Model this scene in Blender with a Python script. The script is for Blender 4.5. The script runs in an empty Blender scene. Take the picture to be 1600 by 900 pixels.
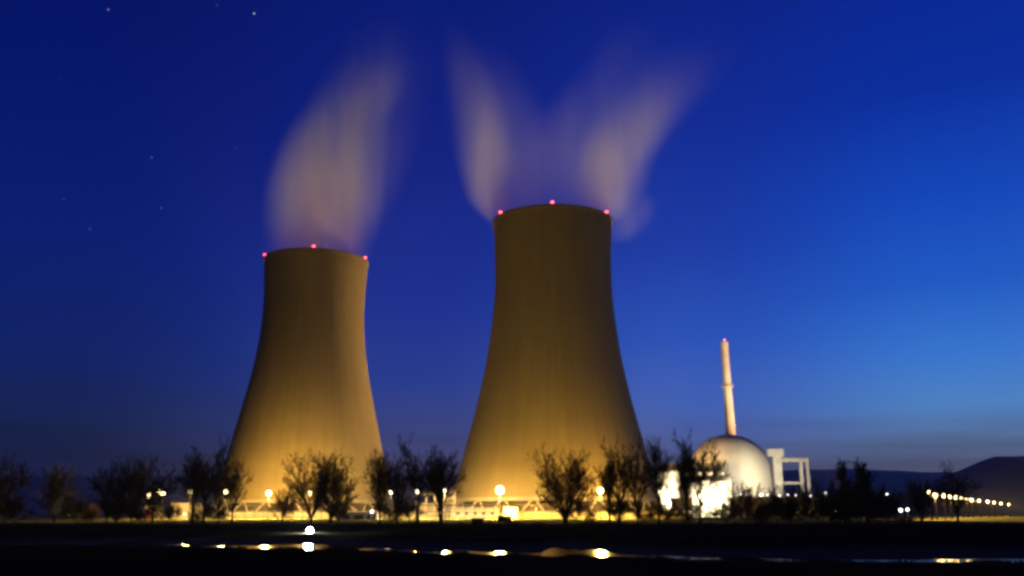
import bpy, math, random
import numpy as np
from mathutils import Vector, Matrix

random.seed(7)
sc = bpy.context.scene
COL = sc.collection

# ------------------------------------------------------------------ camera
F = 1450.0                      # focal length in pixels of the 1600 px wide photograph
CAMZ = 3.0
HORIZON = 803.0
TH = math.atan((HORIZON - 450.0) / F)
cam_d = bpy.data.cameras.new('camera')
cam_d.sensor_width = 36.0
cam_d.lens = 36.0 * F / 1600.0
cam_d.clip_start = 0.5
cam_d.clip_end = 40000
cam = bpy.data.objects.new('camera', cam_d)
COL.objects.link(cam)
cam.location = (0, 0, CAMZ)
cam.rotation_euler = (math.pi / 2 + TH, 0, 0)
sc.camera = cam
ST, CT = math.sin(TH), math.cos(TH)

sc.view_settings.view_transform = 'Standard'
sc.view_settings.look = 'None'
sc.view_settings.gamma = 1.0
sc.view_settings.use_curve_mapping = False
sc.view_settings.exposure = 0.0

cy = sc.cycles
cy.filter_width = 3.1
cy.use_denoising = True
cy.max_bounces = 6
cy.diffuse_bounces = 2
cy.glossy_bounces = 3
cy.volume_bounces = 3
cy.volume_max_steps = 256
cy.sample_clamp_indirect = 4.0
cy.caustics_reflective = False
cy.caustics_refractive = False
cy.use_light_tree = True


def P(px, py, Y):
    """World point on the vertical plane at distance Y seen at a spot of the photograph."""
    u = (px - 800.0) / F
    v = (450.0 - py) / F
    s = Y / (CT - v * ST)
    return Vector((u * s, Y, CAMZ + (ST + v * CT) * s))


def X(px, Y, z=1.1):
    return (px - 800.0) / F * (Y * CT + (z - CAMZ) * ST)


def s2l(c):
    return tuple((v / 255.0 / 12.92) if v / 255.0 <= 0.04045 else ((v / 255.0 + 0.055) / 1.055) ** 2.4 for v in c)


# ------------------------------------------------------------------ dusk sky
world = bpy.data.worlds.new('World')
sc.world = world
world.use_nodes = True
wn, wl = world.node_tree.nodes, world.node_tree.links
wn.clear()


def wnode(t, **kw):
    n = wn.new(t)
    for k, v in kw.items():
        setattr(n, k, v)
    return n


def wmath(op, a, b=None, clamp=False):
    n = wnode('ShaderNodeMath', operation=op)
    n.use_clamp = clamp
    for i, v in enumerate((a, b)):
        if v is None:
            continue
        if isinstance(v, (int, float)):
            n.inputs[i].default_value = v
        else:
            wl.new(v, n.inputs[i])
    return n.outputs[0]


tc = wnode('ShaderNodeTexCoord')
nrm = wnode('ShaderNodeVectorMath', operation='NORMALIZE')
wl.new(tc.outputs['Generated'], nrm.inputs[0])
sep = wnode('ShaderNodeSeparateXYZ')
wl.new(nrm.outputs[0], sep.inputs[0])
az = wmath('ARCTAN2', sep.outputs['X'], sep.outputs['Y'])      # 0 ahead, positive to the right
el = wmath('MAXIMUM', sep.outputs['Z'], 0.0)

RAMPS = [
    (math.radians(-95), [(0, (6, 9, 20)), (.1, (3, 10, 38)), (.5, (0, 6, 40)), (1, (0, 8, 50))]),
    (math.radians(-26), [(0, (22, 28, 55)), (.04, (22, 31, 66)), (.09, (15, 33, 82)), (.15, (8, 33, 104)), (.27, (4, 28, 114)), (.42, (0, 20, 106)), (.52, (0, 15, 98)), (1, (0, 10, 74))]),
    (math.radians(-5), [(0, (74, 70, 88)), (.04, (74, 72, 104)), (.075, (62, 72, 130)), (.14, (34, 60, 146)), (.22, (20, 46, 146)), (.36, (8, 32, 130)), (.52, (0, 24, 116)), (1, (0, 14, 84))]),
    (math.radians(12), [(0, (84, 82, 98)), (.04, (84, 86, 114)), (.07, (82, 98, 156)), (.11, (68, 102, 188)), (.18, (40, 84, 188)), (.27, (24, 60, 168)), (.38, (12, 44, 152)), (.52, (4, 30, 130)), (1, (0, 16, 90))]),
    (math.radians(26), [(0, (92, 90, 108)), (.045, (92, 96, 126)), (.07, (96, 122, 168)), (.105, (82, 136, 204)), (.15, (58, 122, 212)), (.22, (32, 92, 200)), (.30, (18, 72, 188)), (.40, (8, 46, 158)), (.52, (6, 36, 144)), (1, (0, 20, 100))]),
    (math.radians(60), [(0, (110, 104, 110)), (.05, (120, 120, 140)), (.1, (120, 150, 190)), (.2, (70, 120, 200)), (.4, (20, 60, 160)), (1, (0, 20, 100))]),
    (math.radians(140), [(0, (8, 10, 22)), (.1, (5, 12, 44)), (.5, (0, 8, 44)), (1, (0, 10, 56))]),
]
cur = None
for i, (a, stops) in enumerate(RAMPS):
    r = wnode('ShaderNodeValToRGB')
    r.color_ramp.interpolation = 'B_SPLINE' if len(stops) > 40 else 'EASE'
    els = r.color_ramp.elements
    while len(els) < len(stops):
        els.new(0.5)
    for e, (p_, c_) in zip(els, stops):
        e.position = p_
    for e, (p_, c_) in zip(els, stops):
        e.color = (*s2l(c_), 1)
    r.color_ramp.interpolation = 'LINEAR'
    wl.new(el, r.inputs[0])
    if cur is None:
        cur = r.outputs[0]
    else:
        mr = wnode('ShaderNodeMapRange', interpolation_type='SMOOTHSTEP')
        wl.new(az, mr.inputs['Value'])
        mr.inputs['From Min'].default_value = RAMPS[i - 1][0]
        mr.inputs['From Max'].default_value = a
        mx = wnode('ShaderNodeMixRGB')
        wl.new(mr.outputs[0], mx.inputs[0])
        wl.new(cur, mx.inputs[1])
        wl.new(r.outputs[0], mx.inputs[2])
        cur = mx.outputs[0]

# thin stratus bars close to the horizon
cv = wnode('ShaderNodeCombineXYZ')
wl.new(wmath('MULTIPLY', az, 3.2), cv.inputs[0])
wl.new(wmath('MULTIPLY', el, 48.0), cv.inputs[1])
nz = wnode('ShaderNodeTexNoise')
nz.inputs['Scale'].default_value = 1.0
nz.inputs['Detail'].default_value = 4.0
nz.inputs['Roughness'].default_value = .45
wl.new(cv.outputs[0], nz.inputs['Vector'])
m1 = wnode('ShaderNodeMapRange', interpolation_type='SMOOTHSTEP')
wl.new(nz.outputs['Fac'], m1.inputs['Value'])
m1.inputs['From Min'].default_value = .42
m1.inputs['From Max'].default_value = .68
m2 = wnode('ShaderNodeMapRange', interpolation_type='SMOOTHSTEP')
wl.new(el, m2.inputs['Value'])
m2.inputs['From Min'].default_value = .13
m2.inputs['From Max'].default_value = .05
cf = wmath('MULTIPLY', m1.outputs[0], m2.outputs[0])
cf = wmath('MULTIPLY', cf, .6)
cm = wnode('ShaderNodeMixRGB')
wl.new(cf, cm.inputs[0])
wl.new(cur, cm.inputs[1])
cm2 = wnode('ShaderNodeMixRGB', blend_type='MULTIPLY')
cm2.inputs[0].default_value = 1
wl.new(cur, cm2.inputs[1])
cm2.inputs[2].default_value = (.62, .58, .50, 1)
wl.new(cm2.outputs[0], cm.inputs[2])
cur = cm.outputs[0]

# a handful of stars
for (sx, sy, br, rad) in [(397, 21, .55, .00075), (169, 15, .16, .0009), (237, 246, .075, .0009), (252, 325, .06, .0009),
                          (140, 358, .055, .0009), (100, 311, .035, .0009), (368, 231, .04, .0009), (339, 8, .05, .0008),
                          (1290, 62, .03, .0008), (92, 124, .02, .0009)]:
    d = (P(sx, sy, 1000) - Vector((0, 0, CAMZ))).normalized()
    dt = wnode('ShaderNodeVectorMath', operation='DISTANCE')
    wl.new(nrm.outputs[0], dt.inputs[0])
    dt.inputs[1].default_value = d
    ms = wnode('ShaderNodeMapRange', interpolation_type='SMOOTHSTEP')
    wl.new(dt.outputs['Value'], ms.inputs['Value'])
    ms.inputs['From Min'].default_value = rad * 1.5
    ms.inputs['From Max'].default_value = 0
    ms.inputs['To Min'].default_value = 0
    ms.inputs['To Max'].default_value = 1
    ad = wnode('ShaderNodeMixRGB', blend_type='ADD')
    wl.new(ms.outputs[0], ad.inputs[0])
    wl.new(cur, ad.inputs[1])
    ad.inputs[2].default_value = (br * 1.7, br * 1.7, br * 1.5, 1)
    cur = ad.outputs[0]
bg = wnode('ShaderNodeBackground')
wl.new(cur, bg.inputs['Color'])
bg.inputs['Strength'].default_value = 1.0
wo = wnode('ShaderNodeOutputWorld')
wl.new(bg.outputs[0], wo.inputs['Surface'])

# ------------------------------------------------------------------ materials
MATS = {}


def mat(name, color, rough=.85, var=.25, scale=.5, stretch=(1, 1, 1), metal=0.0, spec=.3, bump=0.0, color2=None):
    m = bpy.data.materials.new(name)
    m.use_nodes = True
    n, l = m.node_tree.nodes, m.node_tree.links
    b = n['Principled BSDF']
    b.inputs['Roughness'].default_value = rough
    b.inputs['Metallic'].default_value = metal
    b.inputs['Specular IOR Level'].default_value = spec
    t = n.new('ShaderNodeTexCoord')
    mp = n.new('ShaderNodeMapping')
    mp.inputs['Scale'].default_value = stretch
    l.new(t.outputs['Object'], mp.inputs[0])
    nn = n.new('ShaderNodeTexNoise')
    nn.inputs['Scale'].default_value = scale
    nn.inputs['Detail'].default_value = 5
    l.new(mp.outputs[0], nn.inputs['Vector'])
    r = n.new('ShaderNodeValToRGB')
    r.color_ramp.elements[0].position = .3
    r.color_ramp.elements[1].position = .7
    lo = color2 or tuple(c * (1 - var) for c in color)
    hi = tuple(min(1, c * (1 + var * .6)) for c in color)
    r.color_ramp.elements[0].color = (*lo, 1)
    r.color_ramp.elements[1].color = (*hi, 1)
    l.new(nn.outputs['Fac'], r.inputs[0])
    l.new(r.outputs[0], b.inputs['Base Color'])
    if bump:
        bp = n.new('ShaderNodeBump')
        bp.inputs['Strength'].default_value = bump
        l.new(nn.outputs['Fac'], bp.inputs['Height'])
        l.new(bp.outputs[0], b.inputs['Normal'])
    MATS[name] = m
    return m


def glow(name, color, strength):
    m = bpy.data.materials.new(name)
    m.use_nodes = True
    b = m.node_tree.nodes['Principled BSDF']
    b.inputs['Base Color'].default_value = (.8, .8, .8, 1)
    b.inputs['Emission Color'].default_value = (*color, 1)
    b.inputs['Emission Strength'].default_value = strength
    MATS[name] = m
    return m


M_bark = mat('bark', (.035, .030, .024), var=.35, scale=2)
M_twig = mat('twigs', (.035, .028, .022), var=.3, scale=.4)
M_twig2 = mat('twigs_mossy', (.030, .032, .018), var=.3, scale=.4)
M_white = mat('white_render', (.66, .64, .58), var=.18, scale=.12)
M_beige = mat('beige_cladding', (.42, .37, .28), var=.2, scale=.1, stretch=(1, 1, .3))
M_wall = mat('limewashed_wall', (.62, .56, .36), var=.22, scale=.3)
M_conc = mat('pale_concrete', (.42, .39, .33), var=.25, scale=.15)
M_grey = mat('grey_concrete', (.30, .29, .27), var=.25, scale=.2)
M_steel = mat('galvanised_steel', (.35, .35, .34), rough=.5, metal=.6, var=.2)
M_dark = mat('dark_panels', (.03, .028, .026), var=.3)
M_wood = mat('weathered_wood', (.05, .04, .03), var=.4, stretch=(1, 1, .2), scale=1.5)
M_redp = mat('red_paint', (.40, .05, .04), var=.2)
M_roof = mat('roof_felt', (.09, .085, .08), var=.3)
M_dome = mat('dome_shell', (.66, .62, .53), rough=.6, var=.14, scale=.08, stretch=(1, 1, .35))
M_fill = mat('fill_packs', (.10, .08, .055), var=.4, scale=.3)
SODIUM = (1.0, .57, .13)
WARM = (1.0, .74, .38)
WHITE = (1.0, .92, .74)
COOL = (.85, .93, 1.0)
G_sod = glow('sodium_lens', (1.0, .74, .34), 20)
G_sodbig = glow('bright_sodium_lens', (1.0, .80, .42), 11)
G_warm = glow('warm_lens', (1.0, .86, .6), 14)
G_white = glow('white_lens', (.95, 1.0, .88), 6)
G_cool = glow('cool_white_lens', (.92, .95, 1.0), 12)
G_red = glow('red_beacon_lens', (1.0, .07, .08), 8)
G_win = glow('lit_window_pane', (1.0, .78, .40), 1.6)
G_wing = glow('dim_window_pane', (.75, .95, .7), .7)


# tower shell: board-marked concrete with faint vertical weather streaks
def tower_mat():
    m = bpy.data.materials.new('tower_concrete')
    m.use_nodes = True
    n, l = m.node_tree.nodes, m.node_tree.links
    b = n['Principled BSDF']
    b.inputs['Roughness'].default_value = .95
    b.inputs['Specular IOR Level'].default_value = .1
    t = n.new('ShaderNodeTexCoord')
    s = n.new('ShaderNodeSeparateXYZ')
    l.new(t.outputs['Object'], s.inputs[0])
    a = n.new('ShaderNodeMath')
    a.operation = 'ARCTAN2'
    l.new(s.outputs[0], a.inputs[0])
    l.new(s.outputs[1], a.inputs[1])

    def noise(ka, kz, detail, off=0.0):
        c = n.new('ShaderNodeCombineXYZ')
        m_ = n.new('ShaderNodeMath'); m_.operation = 'MULTIPLY'; m_.inputs[1].default_value = ka
        l.new(a.outputs[0], m_.inputs[0]); l.new(m_.outputs[0], c.inputs[0])
        z_ = n.new('ShaderNodeMath'); z_.operation = 'MULTIPLY'; z_.inputs[1].default_value = kz
        l.new(s.outputs[2], z_.inputs[0]); l.new(z_.outputs[0], c.inputs[1])
        c.inputs[2].default_value = off
        x = n.new('ShaderNodeTexNoise')
        x.inputs['Scale'].default_value = 1
        x.inputs['Detail'].default_value = detail
        l.new(c.outputs[0], x.inputs['Vector'])
        return x.outputs['Fac']
    streak = noise(18, .010, 3)
    blot = noise(3, .03, 5, 4.0)
    ad = n.new('ShaderNodeMath'); ad.operation = 'ADD'
    l.new(streak, ad.inputs[0]); l.new(blot, ad.inputs[1])
    ring = n.new('ShaderNodeMath'); ring.operation = 'PINGPONG'; ring.inputs[1].default_value = .65
    l.new(s.outputs[2], ring.inputs[0])
    rl = n.new('ShaderNodeMapRange')
    l.new(ring.outputs[0], rl.inputs['Value'])
    rl.inputs['From Min'].default_value = 0
    rl.inputs['From Max'].default_value = .12
    rl.inputs['To Min'].default_value = -.10
    rl.inputs['To Max'].default_value = 0
    lift = noise(1.5, .22, 4, 9.0)
    l2 = n.new('ShaderNodeMath'); l2.operation = 'MULTIPLY_ADD'; l2.inputs[1].default_value = .5; 
    l.new(lift, l2.inputs[0]); l.new(rl.outputs[0], l2.inputs[2])
    a2 = n.new('ShaderNodeMath'); a2.operation = 'ADD'
    l.new(ad.outputs[0], a2.inputs[0]); l.new(l2.outputs[0], a2.inputs[1])
    hf = n.new('ShaderNodeMath'); hf.operation = 'MULTIPLY'; hf.inputs[1].default_value = .4
    l.new(a2.outputs[0], hf.inputs[0])
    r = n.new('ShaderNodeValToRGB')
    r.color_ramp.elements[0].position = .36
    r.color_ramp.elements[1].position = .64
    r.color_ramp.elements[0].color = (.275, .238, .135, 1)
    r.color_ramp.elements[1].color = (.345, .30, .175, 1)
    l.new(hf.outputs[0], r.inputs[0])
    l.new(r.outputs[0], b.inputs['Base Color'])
    return m


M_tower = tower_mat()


# ------------------------------------------------------------------ mesh helpers
class MB:
    def __init__(self):
        self.v, self.f = [], []

    def box(self, x0, x1, y0, y1, z0, z1):
        b = len(self.v)
        self.v += [(x, y, z) for z in (z0, z1) for (x, y) in ((x0, y0), (x1, y0), (x1, y1), (x0, y1))]
        for q in ((3, 2, 1, 0), (4, 5, 6, 7), (0, 1, 5, 4), (1, 2, 6, 5), (2, 3, 7, 6), (3, 0, 4, 7)):
            self.f.append(tuple(b + i for i in q))
        return self

    def tube(self, p0, p1, r0, r1=None, n=8, cap=True):
        r1 = r0 if r1 is None else r1
        p0, p1 = Vector(p0), Vector(p1)
        d = (p1 - p0).normalized()
        a = d.orthogonal().normalized()
        c = d.cross(a)
        b = len(self.v)
        for p, r in ((p0, r0), (p1, r1)):
            for i in range(n):
                t = 2 * math.pi * i / n
                self.v.append(tuple(p + (a * math.cos(t) + c * math.sin(t)) * r))
        for i in range(n):
            j = (i + 1) % n
            self.f.append((b + i, b + j, b + n + j, b + n + i))
        if cap:
            self.f.append(tuple(b + i for i in reversed(range(n))))
            self.f.append(tuple(b + n + i for i in range(n)))
        return self

    def lathe(self, prof, n=24, c=(0, 0, 0), close=False):
        b = len(self.v)
        for (r, z) in prof:
            for i in range(n):
                t = 2 * math.pi * i / n
                self.v.append((c[0] + r * math.cos(t), c[1] + r * math.sin(t), c[2] + z))
        m = len(prof)
        for k in range(m - 1 if not close else m):
            k2 = (k + 1) % m
            for i in range(n):
                j = (i + 1) % n
                self.f.append((b + k * n + i, b + k * n + j, b + k2 * n + j, b + k2 * n + i))
        return self

    def build(self, name, m, parent=None, smooth=False, bevel=0):
        me = bpy.data.meshes.new(name)
        me.from_pydata(self.v, [], self.f)
        me.materials.append(m)
        if smooth:
            me.polygons.foreach_set('use_smooth', [True] * len(me.polygons))
        me.update()
        o = bpy.data.objects.new(name, me)
        COL.objects.link(o)
        if parent:
            o.parent = parent
        if bevel:
            md = o.modifiers.new('bevel', 'BEVEL')
            md.width = bevel
            md.segments = 2
            md.limit_method = 'ANGLE'
        return o


def thing(name, label, cat, loc=(0, 0, 0), rz=0, group=None):
    o = bpy.data.objects.new(name, None)
    COL.objects.link(o)
    o.location = loc
    o.rotation_euler = (0, 0, rz)
    o['label'] = label
    o['category'] = cat
    if group:
        o['group'] = group
    return o


def light(name, parent, loc, color, power, radius=.5, kind='POINT', aim=None, spot=60, blend=.6):
    ld = bpy.data.lights.new(name, kind)
    ld.color = color
    ld.energy = power
    ld.shadow_soft_size = radius
    o = bpy.data.objects.new(name, ld)
    COL.objects.link(o)
    o.parent = parent
    o.location = loc
    if kind == 'SPOT':
        ld.spot_size = math.radians(spot)
        ld.spot_blend = blend
        base = Vector(parent.location) if parent else Vector((0, 0, 0))
        rz = parent.rotation_euler.z if parent else 0
        d = Vector(aim) - (base + Matrix.Rotation(rz, 3, 'Z') @ Vector(loc))
        d = Matrix.Rotation(-rz, 3, 'Z') @ d
        o.rotation_euler = d.to_track_quat('-Z', 'Y').to_euler()
    return o


# ------------------------------------------------------------------ terrain
G0 = 1.1


def shore(pts):
    xs, ys = [], []
    for px, py in pts:
        d = CAMZ * F / (py - HORIZON)
        xs.append((px - 800) / F * d)
        ys.append(d)
    return np.array(xs), np.array(ys)


FAR = shore([(-900, 848), (-300, 847), (100, 848), (200, 849), (232, 846), (262, 848.5), (300, 847), (330, 850), (390, 849), (420, 850.5), (470, 847.5), (515, 848), (540, 852), (575, 855.5), (600, 852.5), (640, 857), (690, 859.5), (720, 856),
             (765, 860), (780, 858.5), (812, 861.5), (838, 862), (850, 862), (856, 852), (905, 851), (915, 859), (950, 860), (985, 864.5), (1020, 863), (1060, 866), (1120, 868), (1200, 870), (1360, 870.5), (1420, 869), (1500, 869), (2200, 869)])
NEAR = shore([(-900, 852), (0, 849), (200, 850), (250, 849), (290, 851), (350, 853), (385, 852), (420, 855.5), (455, 854), (500, 855.5), (560, 855.5), (600, 857), (640, 858), (700, 861), (740, 860), (780, 864), (860, 865), (915, 865), (950, 865), (1000, 867), (1040, 871),
             (1090, 870), (1160, 872), (1400, 873.5), (1700, 874), (2200, 875)])
_o = np.argsort(FAR[0]); FARX, FARY = FAR[0][_o], FAR[1][_o]
_o = np.argsort(NEAR[0]); NEARX, NEARY = NEAR[0][_o], NEAR[1][_o]


def wob(x, y, s):
    return (np.sin(x * .37 / s + 1.3) * .5 + np.sin(x * .91 / s + y * .53 / s + .4) * .3 + np.sin(y * .77 / s + x * 1.7 / s) * .2)


def height(x, y):
    """Terrain height; the river lies at z = 0."""
    fy = np.interp(x, FARX, FARY) + wob(x, y * 0, 1.1) * 1.0 + wob(x, y * 0 + 7, .35) * .4
    ny = np.interp(x, NEARX, NEARY) + wob(x, y * 0 + 3, .7) * .6 + wob(x, y * 0 + 9, .25) * .3
    zf = np.clip((y - fy) / 58.0, -1, 1)
    zf = np.where(zf > 0, G0 * (3 * zf ** 2 - 2 * zf ** 3) ** .7, zf * 1.5)
    zn = np.clip((ny - y) / 45.0, -1, 1)
    zn = np.where(zn > 0, 1.25 * zn ** .8, zn * 1.5)
    z = np.maximum(zf, zn)
    z = z + np.where(z > .05, wob(x, y, 1.1) * .05 * np.clip(z, 0, 1), 0)
    return z


def hz(x, y):
    return float(height(np.array([x]), np.array([y]))[0])


def terrain():
    ys = np.concatenate([np.linspace(-60, 55, 24), np.linspace(57, 150, 150), np.linspace(153, 260, 44),
                         np.array([280, 310, 350, 400, 470, 560, 700, 900, 1300, 2000, 3500, 6000, 9000, 14000])])
    ts = np.linspace(-1, 1, 261)
    V, Fc = [], []
    for y in ys:
        w = max(120, abs(y) * 1.15 + 60)
        xs = ts * w
        z = height(xs, np.full_like(xs, y))
        V += list(zip(xs.tolist(), [float(y)] * len(xs), z.tolist()))
    n = len(ts)
    for j in range(len(ys) - 1):
        for i in range(n - 1):
            a = j * n + i
            Fc.append((a, a + 1, a + n + 1, a + n))
    me = bpy.data.meshes.new('ground')
    me.from_pydata(V, [], Fc)
    me.polygons.foreach_set('use_smooth', [True] * len(me.polygons))
    m = bpy.data.materials.new('ground_cover')
    m.use_nodes = True
    nn, l = m.node_tree.nodes, m.node_tree.links
    b = nn['Principled BSDF']
    b.inputs['Roughness'].default_value = 1
    b.inputs['Specular IOR Level'].default_value = 0
    t = nn.new('ShaderNodeTexCoord')
    s = nn.new('ShaderNodeSeparateXYZ')
    l.new(t.outputs['Object'], s.inputs[0])
    no = nn.new('ShaderNodeTexNoise')
    no.inputs['Scale'].default_value = .09
    no.inputs['Detail'].default_value = 8
    l.new(t.outputs['Object'], no.inputs['Vector'])
    # riverside meadow and plant grass; bank shade and field lamplight put into their colours
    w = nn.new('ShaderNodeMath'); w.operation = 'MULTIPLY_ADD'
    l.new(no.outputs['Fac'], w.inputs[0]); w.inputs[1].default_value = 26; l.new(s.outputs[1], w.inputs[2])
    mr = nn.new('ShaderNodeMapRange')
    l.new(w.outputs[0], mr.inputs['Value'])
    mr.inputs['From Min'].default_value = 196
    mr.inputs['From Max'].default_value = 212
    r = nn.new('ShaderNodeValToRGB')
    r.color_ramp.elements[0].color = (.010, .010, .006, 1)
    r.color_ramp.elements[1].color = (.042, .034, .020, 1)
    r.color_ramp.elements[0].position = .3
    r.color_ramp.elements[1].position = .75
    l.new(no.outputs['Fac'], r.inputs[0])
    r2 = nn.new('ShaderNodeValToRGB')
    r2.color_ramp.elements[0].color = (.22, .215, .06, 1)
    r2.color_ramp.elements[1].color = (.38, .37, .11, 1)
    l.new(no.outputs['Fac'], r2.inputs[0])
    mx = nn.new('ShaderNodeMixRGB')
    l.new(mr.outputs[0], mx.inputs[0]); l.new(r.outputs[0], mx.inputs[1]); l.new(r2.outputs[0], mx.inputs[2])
    # bare pale mud along the waterline
    mz = nn.new('ShaderNodeMapRange')
    l.new(s.outputs[2], mz.inputs['Value'])
    mz.inputs['From Min'].default_value = .42
    mz.inputs['From Max'].default_value = .12
    mx2 = nn.new('ShaderNodeMixRGB')
    l.new(mz.outputs[0], mx2.inputs[0]); l.new(mx.outputs[0], mx2.inputs[1]); mx2.inputs[2].default_value = (.09, .075, .065, 1)
    l.new(mx2.outputs[0], b.inputs['Base Color'])
    me.materials.append(m)
    o = bpy.data.objects.new('ground', me)
    COL.objects.link(o)
    o['kind'] = 'structure'


terrain()


def water():
    mb = MB()
    mb.v = [(-300, 40, 0), (300, 40, 0), (300, 175, 0), (-300, 175, 0)]
    mb.f = [(0, 1, 2, 3)]
    m = bpy.data.materials.new('river_water')
    m.use_nodes = True
    n, l = m.node_tree.nodes, m.node_tree.links
    b = n['Principled BSDF']
    b.inputs['Base Color'].default_value = (.004, .006, .006, 1)
    b.inputs['Roughness'].default_value = .13
    b.inputs['IOR'].default_value = 1.33
    t = n.new('ShaderNodeTexCoord')
    mp = n.new('ShaderNodeMapping')
    mp.inputs['Scale'].default_value = (.5, 1.0, 1)
    l.new(t.outputs['Object'], mp.inputs[0])
    no = n.new('ShaderNodeTexNoise')
    no.inputs['Scale'].default_value = 1.4
    no.inputs['Detail'].default_value = 3
    l.new(mp.outputs[0], no.inputs['Vector'])
    bp = n.new('ShaderNodeBump')
    bp.inputs['Strength'].default_value = .05
    bp.inputs['Distance'].default_value = .12
    l.new(no.outputs['Fac'], bp.inputs['Height'])
    l.new(bp.outputs[0], b.inputs['Normal'])
    o = mb.build('water', m)
    o['kind'] = 'structure'


water()


def ridge(name, D, pts, depth, color, seed):
    """A range of hills: crest line given as (px, py) with a gentle forward slope and depth."""
    rnd = random.Random(seed)
    xs = np.array([p[0] for p in pts], float)
    ysp = np.array([p[1] for p in pts], float)
    N = 140
    V, Fc = [], []
    rows = [(0.0, 0.0), (.25, .35), (.5, .68), (.75, .9), (1.0, 1.0), (1.3, .85), (1.8, 0.0)]
    for (k, hfac) in rows:
        for i in range(N):
            px = xs[0] + (xs[-1] - xs[0]) * i / (N - 1)
            py = np.interp(px, xs, ysp) + .8 * math.sin(px * .031 + seed) + .5 * math.sin(px * .083 + seed)
            p = P(px, py, D)
            Y = D + (k - 1) * depth
            z = (p.z - 1) * hfac + 6 * math.sin(i * .7 + k * 5) * hfac * (1 - hfac)
            V.append((p.x, Y, max(z, 0) + .3 if hfac else -2))
    for j in range(len(rows) - 1):
        for i in range(N - 1):
            a = j * N + i
            Fc.append((a, a + 1, a + N + 1, a + N))
    mb = MB(); mb.v = V; mb.f = Fc
    o = mb.build(name, mat(name + '_woodland', color, var=.4, scale=.01), smooth=True)
    o['kind'] = 'structure'


ridge('hills', 8000, [(-300, 742), (0, 741), (130, 744), (350, 743), (600, 741), (800, 745), (1000, 738), (1270, 733), (1330, 733), (1400, 735), (1500, 738), (1700, 744), (2000, 744)], 1500, (.24, .23, .20), 1)
ridge('hill', 3800, [(1430, 762), (1475, 744), (1505, 733), (1530, 722), (1555, 713), (1600, 711), (1680, 706), (1800, 708), (1950, 725)], 700, (.15, .12, .10), 2)


# ------------------------------------------------------------------ cooling towers
def cooling_tower(label, D, ax, prof_px, beacons, twist):
    """ax: pixel column of the axis half way up; prof_px: (py, half width px) from rim to foot."""
    c = P(ax, 600, D)
    root = thing('cooling_tower', label, 'cooling tower', (c.x, D, 0))
    dist = math.hypot(c.x, D)
    pys = np.array([p[0] for p in prof_px], float)
    ws = np.array([p[1] for p in prof_px], float)
    ztop = P(ax, prof_px[0][0], D).z
    zs = np.linspace(10.0, ztop, 46)
    prof = []
    for z in zs:
        depth = D * CT + (z - CAMZ) * ST
        zc = -D * ST + (z - CAMZ) * CT
        py = 450 - F * zc / depth
        w = np.interp(py, pys, ws)
        # silhouette of a circle: account for tangent point
        r = w * depth / F
        r = r / math.sqrt(1 + (r / depth) ** 2)
        prof.append([r, z])
    rr = np.array([p[0] for p in prof])
    k = np.array([1, 2, 3, 2, 1]) / 9.0
    pad = np.concatenate([[rr[0] * 2 - rr[2], rr[0] * 2 - rr[1]], rr, [rr[-1]] * 2])
    sm = np.convolve(pad, k, 'valid')
    sm[-2:] = rr[-2:]
    prof = [(float(a), float(b)) for a, b in zip(sm, zs)]
    rt = prof[-1][0]
    out = prof + [(rt + .5, ztop - 1.4), (rt + .5, ztop)]
    # outer skin, rim lip and inner skin
    skin = prof[:-1] + [(rt, ztop - 1.6), (rt + .55, ztop - 1.5), (rt + .55, ztop), (rt - .9, ztop)]
    inner = [(max(a - .9, 1), b) for a, b in reversed(prof[:-1])]
    MB().lathe(skin + inner, 128, close=True).build('shell', M_tower, root, smooth=False)
    sh = root.children[0] if root.children else [o for o in bpy.data.objects if o.parent == root][0]
    sh.data.polygons.foreach_set('use_smooth', [True] * len(sh.data.polygons))
    try:
        sh.data.set_sharp_from_angle(angle=math.radians(40))
    except Exception:
        pass
    rb = prof[0][0]
    MB().lathe([(rb + .5, 8.6), (rb + 1.0, 8.8), (rb + .8, 10.3), (rb - 1.2, 10.3), (rb - 1.2, 8.6)], 96, close=True).build('ring_beam', M_conc, root, smooth=False)
    nV = 22
    for i in range(nV):
        a0 = 2 * math.pi * i / nV + twist
        for s in (-1, 1):
            a1 = a0 + s * math.pi / nV * .86
            p0 = ((rb + 3.0) * math.cos(a0), (rb + 3.0) * math.sin(a0), .9)
            p1 = ((rb - .1) * math.cos(a1), (rb - .1) * math.sin(a1), 8.9)
            MB().tube(p0, p1, .55, .5, 8).build('support_column', M_conc, root)
    MB().lathe([(0.1, 1.2), (rb - 4, 1.2), (rb - 4, 8.4), (0.1, 8.4)], 64).build('fill_pack', M_fill, root)
    MB().lathe([(rb + 5, .7), (rb + 5, 2.2), (rb + 4.4, 2.2), (rb + 4.4, .7)], 96, close=True).build('basin_wall', M_conc, root)
    # obstruction beacons round the rim
    view = math.atan2(-D, -c.x)       # direction from the axis towards the camera
    for ang in beacons:
        a = view + math.radians(ang)
        q = Vector(((rt + .2) * math.cos(a), (rt + .2) * math.sin(a), ztop))
        h = MB().tube(q, q + Vector((0, 0, .5)), .18).box(q.x - .35, q.x + .35, q.y - .35, q.y + .35, q.z + .002, q.z + .25).build('beacon', M_steel, root)
        MB().lathe([(.05, .3), (.62, .42), (.72, .85), (.6, 1.25), (.05, 1.4)], 12, tuple(q)).build('beacon_lens', G_red, h, smooth=True)
        light('beacon_light', h, q + Vector((0, 0, 1.7)), (1.0, .05, .06), 1300, .6)
    return root, c, prof, ztop


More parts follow.
